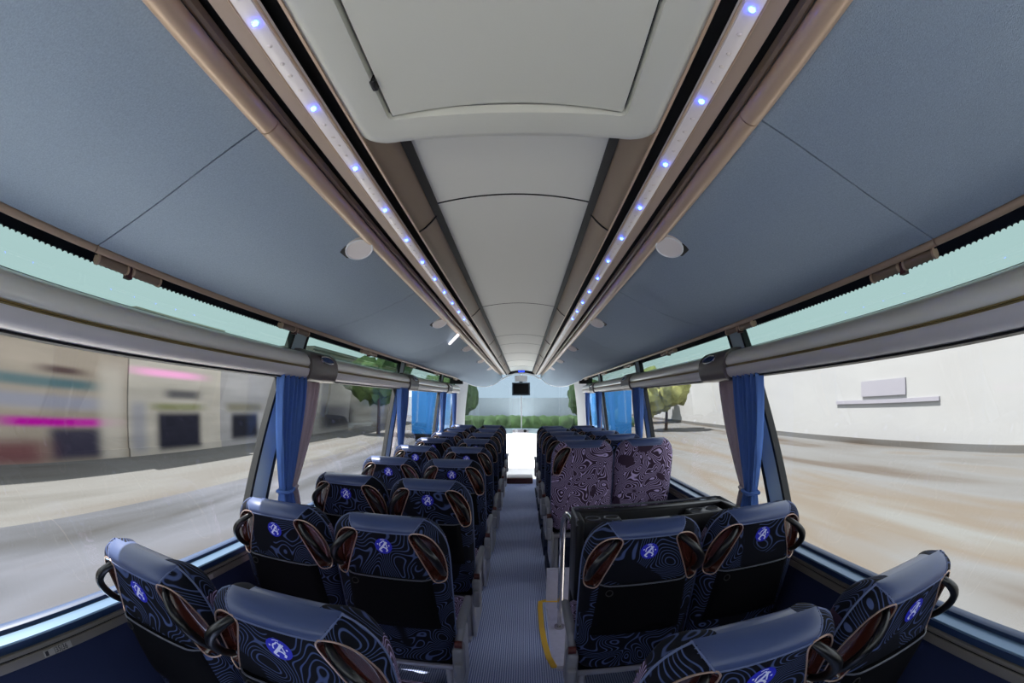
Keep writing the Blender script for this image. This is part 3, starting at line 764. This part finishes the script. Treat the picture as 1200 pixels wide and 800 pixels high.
def make_seat(kind, aisle):
    S = link('coach_seat', None); tag(S, 'x', 'seat', 'coach seats')
    if kind == 'plain':
        link('back_shell', ME['shellA' if aisle else 'shellF'], S); link('headrest_roll', ME['rollF'], S)
        if aisle:
            link('grip_inset', PA_INS, S); link('grip_rim', ME['rimL'], S); link('grip_handle', ME['gripL'], S)
    else:
        link('back_shell', ME['shell'], S); link('headrest_roll', ME['roll'], S)
        for q in 'LR':
            gi = link('grip_inset', ME['ins' + q], S); link('grip_rim', ME['rim' + q], gi); link('grip_handle', ME['grip' + q], S)
        pk = link('seat_pocket', ME['pocket'], S); link('pocket_rim', ME['pocket_rim'], pk); link('cup_ring', ME['hook'], pk)
        em = link('emblem', ME['emblem'], S); link('emblem_mark', ME['mark'], em)
        em['label'] = 'round blue emblem with a white mark'
    link('backrest_front', ME['front'], S); link('headrest_front', ME['frontroll'], S); link('headrest_shoulder', ME['shoulderL'], S); link('headrest_shoulder', ME['shoulderR'], S); link('piping', ME['piping'], S)
    link('seat_cushion', ME['cushion'], S); link('seat_pan', ME['pan'], S); link('cross_beam', ME['beam'], S)
    link('leg', ME['legL'], S); link('leg', ME['legR'], S)
    if aisle:
        A = ARM[aisle]
        hc = link('hinge_cover', A['cover'], S); link('cover_inlay', A['inlay'], hc); link('armrest', A['arm'], S); link('recline_knob', A['knob'], S); link('leg_panel', A['side'], S)
    return S
PA_INS = PA['insL'].mesh('grip_inset', 'inset', True, 80)
rn = ['first', 'second', 'third', 'fourth', 'fifth', 'sixth', 'seventh', 'eighth', 'ninth']
protos = {}
def seat(kind, aisle, loc, label):
    key = (kind, aisle)
    if key not in protos:
        p = make_seat(kind, aisle); p.location = loc; p['label'] = label; protos[key] = p; return p
    return dup(protos[key], loc, label)
LY = [.725, 1.475, 2.22, 3.0, 3.8, 4.58, 5.4, 6.17, 6.97]
for k, y in enumerate(LY):
    seat('emblem', 1, (-.445, y, 0), 'dark patterned coach seat with emblem, left of the aisle, %s row from the rear' % rn[k])
    seat('emblem', 0, (-.8895, y, 0), 'dark patterned coach seat with emblem by the left windows, %s row from the rear' % rn[k])
for k, y in enumerate((.63, 1.437)):
    seat('emblem', -1, (.447, y, 0), 'dark blue patterned coach seat with emblem right of the aisle, %s' % ('nearest the camera' if k == 0 else 'behind the black partition'))
    seat('emblem', 0, (.891, y, 0), 'dark blue patterned coach seat with emblem by the right windows, %s' % ('nearest the camera' if k == 0 else 'behind the black partition'))
RY = [(3.08, .125), (3.92, .09), (4.78, .06), (5.6, .04), (6.4, .02)]
for k, (y, dz) in enumerate(RY):
    kind = 'plain' if k == 0 else 'emblem'
    lab = ('coach seat with plain patterned back coloured purple-lit before the step well' if k == 0 else 'dark patterned coach seat in the row %s ahead of the step well' % rn[k])
    for (x, a, t) in ((.447, -1, 'aisle side'), (.891, 0, 'window side')):
        seat(kind, a, (x, y, dz), lab + ', right %s' % t)
    p = MB(); p.box(.22, 1.16, y - .02, y + .62, 0, dz)
    pl = p.build('seat_plinth', 'wall_navy', None, False); tag(pl, 'low carpeted plinth under the right hand seats, %s ahead of the step well' % rn[k], 'plinth', 'seat plinths')

# ------------------------------------------------------------------ black partition with cup holders
PT = thing('partition_console', 'black partition console with cup holders in front of the second right row', 'partition', (0, 0, 0))
m = MB(); m.box(.27, 1.10, 2.13, 2.21, .0, .885, .012); m.build('front_panel', 'partition', PT, True, 50)
m = MB(); m.box(.27, .31, 1.97, 2.16, .45, .885, .012); m.build('side_panel', 'partition', PT, True, 50)
m = MB(); m.box(1.06, 1.10, 1.97, 2.16, .45, .885, .012); m.build('side_panel', 'partition', PT, True, 50)
m = MB(); m.tube([(.275, 1.975, .86), (.275, 1.99, .889), (.275, 2.18, .892), (.29, 2.205, .892), (.7, 2.21, .894), (1.06, 2.205, .892), (1.085, 2.19, .89), (1.10, 1.99, .875), (1.10, 1.975, .80)], .0065, 8); m.build('edge_tube', 'partition_edge', PT)
m = MB(); m.box(.30, 1.07, 1.99, 2.14, .82, .835, .004); m.build('shelf', 'tray_green', PT, True, 50)
m = MB(); m.box(.30, 1.07, 1.98, 1.992, .80, .872, .004); m.build('shelf_lip', 'partition', PT, True, 50)
for tx in (.405, .935):
    tr = MB(); tr.box(tx - .09, tx + .09, 2.01, 2.12, .835, .868, .008); to = tr.build('cup_tray', 'partition', PT, True, 50)
    for cx in (-.045, .045):
        m = MB(); m.tube([(tx + cx + .034 * math.cos(t), 2.065 + .036 * math.sin(t), .869) for t in [2 * PI * k / 20 for k in range(20)]], .004, 6, closed=True); m.build('cup_ring', 'partition_edge', to)
        m = MB(); m.disc((tx + cx, 2.065, .8681), .033, (0, 0, 1), .0006, 20); m.build('cup_well', 'gap_black', to, False)
# grab rail
rail = [(.285, 2.80, .0), (.285, 2.80, .35), (.285, 2.79, .52), (.285, 2.74, .63), (.285, 2.62, .73), (.285, 2.45, .79), (.285, 2.205, .82)]
pts = []
for i in range(len(rail) - 1):
    p0, p1, p2, p3 = [Vector(rail[max(0, min(len(rail) - 1, i + d))]) for d in (-1, 0, 1, 2)]
    for k in range(6):
        t = k / 6; pts.append(.5 * (2 * p1 + (p2 - p0) * t + (2 * p0 - 5 * p1 + 4 * p2 - p3) * t * t + (3 * p1 - p0 - 3 * p2 + p3) * t ** 3))
pts.append(Vector(rail[-1]))
R = thing('grab_rail', 'bent chrome grab rail between the partition and the step well', 'rail', (0, 0, 0))
m = MB(); m.tube(pts, .021, 12); m.build('rail_tube', 'chrome', R)
m = MB(); m.disc((.285, 2.80, -.17), .035, (0, 0, 1), .02, 16); m.tube([(.285, 2.80, -.17), (.285, 2.80, .01)], .0165, 12); m.build('rail_foot', 'chrome', R)

# ------------------------------------------------------------------ front end
FR = struct(link('wall_front', None), 'front bulkhead around the windscreen')
bow = lambda x, yc_, ye: yc_ - (yc_ - ye) * (abs(x) / 1.2) ** 2.6
def shell_strip(z0, z1, y0c, y0e, nm, mt, par, xa=-1.2, xb=1.2, th=.012, f=None):
    xs = [xa + (xb - xa) * k / 24 for k in range(25)]; rows = []
    for z, dy in ((z0, 0), (z1, 0), (z1, th), (z0, th)):
        rows.append([(x, bow(x, y0c, y0e) + dy, Z(f(x, z) if f else z)) for x in xs])
    rows.append(rows[0]); m = MB(); m.grid(rows); return m.build(nm, mt, par, True, 50)
shell_strip(-.70, .80, 10.15, 8.25, 'window_20', 'glass_front', None)
struct(bpy.data.objects['window_20'], 'wide curved windscreen')
shell_strip(-1.60, -.80, 10.15, 8.25, 'window_21', 'glass_clear', None); struct(bpy.data.objects['window_21'], 'low front glass under the dash bar')
shell_strip(-2.1, -1.60, 10.15, 8.25, 'lower_panel', 'white_trim', FR)
shell_strip(-.80, -.69, 10.1, 8.2, 'dash_bar', 'front_blue', FR, th=.10)
shell_strip(.55, .80, 10.08, 8.18, 'header', 'front_blue', FR)
for s in (-1, 1):
    m = MB(); rows = []
    for z in [-.75 + 1.35 * k / 10 for k in range(11)]:
        t = (z + .75) / 1.35
        xo = 1.19 - .05 * t; wd = .10 + .12 * max(0, (t - .35)) ** 1.2
        rows.append([(s * xo, 7.75, Z(z)), (s * (xo - .02), 7.72, Z(z)), (s * (xo - wd * .5), 8.0, Z(z)), (s * (xo - wd), 8.55, Z(z)), (s * (xo - wd * .6), 8.6, Z(z)), (s * xo, 8.2, Z(z))])
    m.grid(rows, closed=True); m.build('screen_pillar', 'white_trim', FR, True, 50)
    m = MB(); m.box(s * 1.0, s * 1.22, 7.6, 7.7, Z(.24), Z(.5)); m.build('dark_corner', 'black', FR, False)
m = MB(); m.box(-.012, .012, 10.06, 10.12, Z(-.72), Z(.62)); m.build('screen_divider', 'white_trim', FR, False)
# header arch with clock
CK = thing('clock_display', 'black arched clock panel with blue digits above the windscreen', 'clock', (0, 0, 0))
pr = [(-.40, .46), (-.25, .53), (-.12, .56), (0, .57), (.12, .56), (.25, .53), (.40, .46), (.25, .475), (.12, .50), (0, .51), (-.12, .50), (-.25, .475)]
m = MB(); n = len(pr); m.prism_y([(x, Z(z + .06)) for x, z in pr], 9.98, 10.0); m.build('clock_panel', 'black', CK, False)
for x in (-.062, -.03, .012, .044): MB().box(x, x + .022, 9.976, 9.98, Z(.583), Z(.612)).build('clock_digit', 'clock_led', CK, False)
pr2 = [(-.43, .40), (-.28, .485), (-.14, .52), (0, .53), (.14, .52), (.28, .485), (.43, .40), (.43, .37), (.28, .455), (.14, .49), (0, .50), (-.14, .49), (-.28, .455), (-.43, .37)]
m = MB(); m.prism_y([(x, Z(z + .04)) for x, z in pr2], 9.94, 10.0); m.build('header_arch', 'white_trim', FR, True, 40)
# monitor
MO = thing('monitor', 'small black flat monitor hanging before the windscreen', 'monitor', (0, 0, 0))
m = MB(); m.box(-.185, .175, 9.0, 9.05, Z(.055), Z(.315), .008); m.build('monitor_case', 'screen_frame', MO, True, 50)
m = MB(); m.box(-.155, .145, 8.995, 9.001, Z(.085), Z(.292)); m.build('screen', 'screen', MO, False)
m = MB(); m.box(-.13, .12, 9.01, 9.06, Z(.335), Z(.46), .01); m.build('mount_plate', 'white_trim', MO, True, 50)
m = MB(); m.box(-.04, .03, 9.02, 9.05, Z(.30), Z(.345)); m.build('mount_neck', 'screen_frame', MO, False)
m = MB(); m.box(-.03, .03, 9.05, 9.95, Z(.43), Z(.455)); m.build('mount_arm', 'white_trim', MO, False)
# instruments on the dash bar
IC = thing('instrument_cluster', 'small chrome instrument cluster on the dash bar', 'instruments', (0, 9.95, Z(-.72)))
m = MB(); m.box(-.20, .16, 0, .12, -.055, .03, .02); m.build('cluster_case', 'frame_grey', IC, True, 50)
for x in (-.11, .08):
    m = MB(); m.disc((x, -.002, -.01), .034, (0, -1, 0), .012, 18); m.build('dial', 'white_trim' if x < 0 else 'black', IC)
# brown bag / step box at the end of the aisle
m = MB(); m.box(-.24, .20, 7.45, 7.85, 0, .10, .02)
tag(m.build('step_box', 'knob_brown', None, True, 50), 'low dark brown step box at the front end of the aisle', 'step')

# ------------------------------------------------------------------ outdoors
G = -1.2
def slab(nm, mt, x0, x1, y0, y1, z0, z1, label): return struct(MB().box(x0, x1, y0, y1, z0, z1).build(nm, mt, None, False), label)
slab('ground_left', 'road_left', -8.2, -1.6, -60, 120, G - .2, G, 'grey road streaked with paler grey on the left')  # grey tones drawn out along the road
slab('ground_pavement', 'pavement', -60, -8.2, -60, 120, G - .2, G, 'pale pavement before the shop fronts')
slab('ground_right', 'road_right', 1.6, 60, -60, 120, G - .2, G, 'pale tan ground on the right')
slab('ground_bounce', 'concrete', -4.4, -1.5, -30, 60, G - .2, G + .004, 'unseen white bounce slab added along the left of the coach')  # added below the sill line to throw sunlight up at bins and ceiling
slab('ground_bounce_right', 'bounce_dull', 1.5, 4.4, -30, 60, G - .2, G + .004, 'unseen dull bounce slab added along the right of the coach')  # added like the left slab, kept dull so the right bins stay darker
slab('ground_ahead', 'road_ahead', -1.6, 1.6, -60, 120, G - .2, G - .002, 'bright concrete road ahead')
gz = lambda z: z + CZ
def smear(name, base, blobs):
    """plaster front with soft wandering fields of colour: (y, half, soft, z, half, soft, rgb, strength)"""
    m = bpy.data.materials.new(name); m.use_nodes = True; t = m.node_tree; b = t.nodes['Principled BSDF']
    tc = t.nodes.new('ShaderNodeTexCoord'); sp = t.nodes.new('ShaderNodeSeparateXYZ'); t.links.new(tc.outputs['Object'], sp.inputs[0])
    mp = t.nodes.new('ShaderNodeMapping'); mp.inputs['Scale'].default_value = (1, .12, 1.1); t.links.new(tc.outputs['Object'], mp.inputs['Vector'])
    n = t.nodes.new('ShaderNodeTexNoise'); n.inputs['Scale'].default_value = 1; n.inputs['Detail'].default_value = 3; t.links.new(mp.outputs[0], n.inputs['Vector'])
    r = t.nodes.new('ShaderNodeValToRGB'); r.color_ramp.elements[0].position = .3; r.color_ramp.elements[1].position = .7
    r.color_ramp.elements[0].color = (*[v * .75 for v in lin(base)], 1); r.color_ramp.elements[1].color = (*[min(1, v * 1.2) for v in lin(base)], 1)
    t.links.new(n.outputs['Fac'], r.inputs['Fac']); col = r.outputs['Color']
    def band(src, c, h, sf):
        q = t.nodes.new('ShaderNodeMapRange'); q.interpolation_type = 'SMOOTHERSTEP'
        q.inputs['From Min'].default_value = h + sf; q.inputs['From Max'].default_value = max(0, h - sf)
        t.links.new(mathn(t, 'ABSOLUTE', mathn(t, 'SUBTRACT', src, c)), q.inputs['Value']); return q.outputs[0]
    for (yc_, yh, ys_, zc_, zh, zs_, rgb, st_) in blobs:
        f = mathn(t, 'MULTIPLY', mathn(t, 'MULTIPLY', band(sp.outputs[1], yc_, yh, ys_), band(sp.outputs[2], zc_ + CZ, zh, zs_)), st_)
        mx = t.nodes.new('ShaderNodeMix'); mx.data_type = 'RGBA'; mx.inputs[7].default_value = (*lin(rgb), 1)
        t.links.new(f, mx.inputs[0]); t.links.new(col, mx.inputs[6]); col = mx.outputs[2]
    t.links.new(col, b.inputs['Base Color']); b.inputs['Roughness'].default_value = .9; b.inputs['Specular IOR Level'].default_value = .1
    MATS[name] = m
def building(y0, y1, h, mt, label, x=-13.6):
    B = thing('building', label, 'building', (0, 0, 0), 'buildings along the left street')
    m = MB(); m.box(-24, x, y0, y1, G, h - .2); m.build('facade', mt, B, False)
    m = MB(); m.box(-24.1, x + .12, y0, y1, h - .2, h); m.build('parapet', mt, B, False)
    m = MB(); m.box(-24, x + .06, y0, y1, G, G + .3); m.build('plinth', mt, B, False)
smear('front_a', (150, 138, 124), [(6, 3.5, 2.5, 1.4, .25, .3, (104, 88, 76), .7), (6.5, 2.6, 1.2, -.28, .14, .16, (66, 96, 102), .9), (7.4, 1.0, 1.0, .12, .08, .14, (70, 50, 50), .9), (6, 3.5, 1.5, -.85, .2, .18, (128, 130, 146), .8),
    (8.1, 1.3, .5, -2.1, .5, .25, (44, 42, 60), .95), (3.5, 3.2, 1.2, -2.35, .35, .3, (100, 58, 62), .9), (7.2, 2.6, 1.2, -1.45, .13, .12, (168, 14, 140), 1.0), (9.8, .6, .5, -1.2, 1.6, .4, (176, 168, 156), .7), (-3, 3, 1, -1.9, .6, .3, (52, 50, 60), .8)])
smear('front_b', (170, 162, 150), [(13, 2.0, 1.6, .42, .1, .16, (236, 160, 200), 1.0), (13.9, 1.1, .6, -.35, .16, .18, (50, 50, 56), .9), (13.6, 1.6, 1.0, -.85, .14, .14, (112, 112, 74), .9), (13.7, 1.4, .35, -1.8, .72, .22, (34, 34, 44), 1.0), (11.2, .4, .4, -1.6, .9, .3, (120, 120, 130), .7)])
smear('front_c', (146, 142, 140), [(18.8, 1.2, .35, -1.75, .62, .25, (36, 36, 44), 1.0), (18.8, 1.6, .6, -.85, .2, .2, (96, 90, 66), .8), (23, 1.6, .8, -.6, .5, .5, (84, 92, 96), .8)])
smear('front_d', (130, 126, 120), [(31, 3, 1.5, -1.6, .8, .4, (40, 40, 48), .9), (40, 4, 2, -.2, .6, .4, (90, 100, 104), .8)])
building(-14, 10.6, 3.7, 'front_a', 'beige shop front with a magenta band on the left street')
building(10.64, 16.6, 4.1, 'front_b', 'pale shop front with a pink band on the left street', -13.55)
building(16.64, 26.5, 3.4, 'front_c', 'grey shop front with one dark doorway on the left street')
building(26.6, 48, 4.6, 'front_d', 'far brownish building at the end of the left street')
WB = thing('boundary_wall', 'long bright white boundary wall beyond the right windows', 'wall', (0, 0, 0))
m = MB(); m.box(15.2, 15.6, -40, 62, G, 3.6); m.build('wall_face', 'wall_white', WB, False)
m = MB(); m.box(15.1, 15.2, -40, 62, G, G + .25); m.build('wall_foot', 'road_right', WB, False)
SG = thing('wall_sign', 'grey rectangular sign with a long ledge on the white wall', 'sign', (0, 0, 0))
m = MB(); m.box(15.12, 15.2, 12.4, 15.4, gz(-.55), gz(.12)); m.build('sign_board', 'sign_grey', SG, False)
m = MB(); m.box(15.11, 15.2, 10.4, 17.4, gz(-.86), gz(-.70)); m.build('ledge', 'sign_grey', SG, False)
def truck(x0, x1, y0, y1, label):
    T = thing('box_truck', label, 'truck', (0, 0, 0))
    m = MB(); m.box(x0, x1, y0, y1, G + .55, G + 3.1, .05); m.build('cargo_box', 'truck_blue', T, True, 50)
    m = MB(); m.box(x0 + .05, x1 - .05, y1 + .1, y1 + 1.8, G + .5, G + 2.5, .15); m.build('cab', 'truck_blue', T, True, 50)
    for x in (x0 + .1, x1 - .35):
        for y in (y0 + .8, y1 + .9): m = MB(); m.disc((x, y, G + .45), .45, (1, 0, 0), .25, 20); m.build('wheel', 'tyre', T)
    m = MB(); m.box(x0 + .1, x1 - .1, y0 + .1, y1 + 1.6, G + .4, G + .6); m.build('chassis', 'tyre', T, False)
truck(3.9, 6.0, 24, 29, 'bright blue box truck parked ahead on the right')
truck(-6.3, -4.4, 25, 30, 'bright blue box truck parked ahead on the left')
def tree(x, y, h, r, mt, label):
    T = thing('tree', label, 'tree', (x, y, G), 'street trees')
    m = MB(); m.tube([(0, 0, 0), (.05, 0, h * .3), (0, .05, h * .6)], [.14, .11, .08], 8); m.build('trunk', 'trunk', T)
    m = MB()
    for q in range(7):
        bm = bmesh.new(); bmesh.ops.create_icosphere(bm, subdivisions=3, radius=1)
        a = random.uniform(0, 6.28); c = Vector((math.cos(a) * r * .5, math.sin(a) * r * .5, h * (.6 + .35 * random.random()))); rr = r * random.uniform(.45, .7)
        for v in bm.verts: v.co = c + v.co * rr * (1 + .18 * math.sin(7 * v.co.x + q) * math.sin(6 * v.co.y) + random.uniform(-.08, .08))
        m.add([v.co[:] for v in bm.verts], [[v.index for v in f.verts] for f in bm.faces]); bm.free()
    m.build('crown', mt, T)
tree(11, 33, 4.2, 2.2, 'leaf_yellow', 'yellow-green tree beyond the right hand windows')
tree(12.4, 43, 3.6, 2.0, 'leaf', 'dark green tree beyond the right hand windows')
tree(-10, 30, 5.0, 2.2, 'leaf', 'green tree beyond the left hand windows')
tree(-7.5, 44, 3.4, 2.6, 'leaf', 'green tree ahead on the left of the road')
tree(7, 46, 3.2, 2.6, 'leaf', 'green tree ahead on the right of the road')
m = MB(); m.box(-20, 15, 63, 68, G, 1.5); m.build('far_hall', 'far_white', None, False)
tag(bpy.data.objects['far_hall'], 'long pale hall closing the road far ahead', 'building')
HG = thing('hedge', 'low dark green hedge across the road end', 'hedge', (0, 39, G))
m = MB()
for q in range(40):
    bm = bmesh.new(); bmesh.ops.create_icosphere(bm, subdivisions=2, radius=1)
    c = Vector((-8.5 + q * .45, random.uniform(-.4, .4), .35))
    for v in bm.verts: v.co = c + Vector((v.co.x * .9, v.co.y * .9, v.co.z * .8)) * random.uniform(.85, 1.12)
    m.add([v.co[:] for v in bm.verts], [[v.index for v in f.verts] for f in bm.faces]); bm.free()
m.build('hedge_foliage', 'leaf', HG)
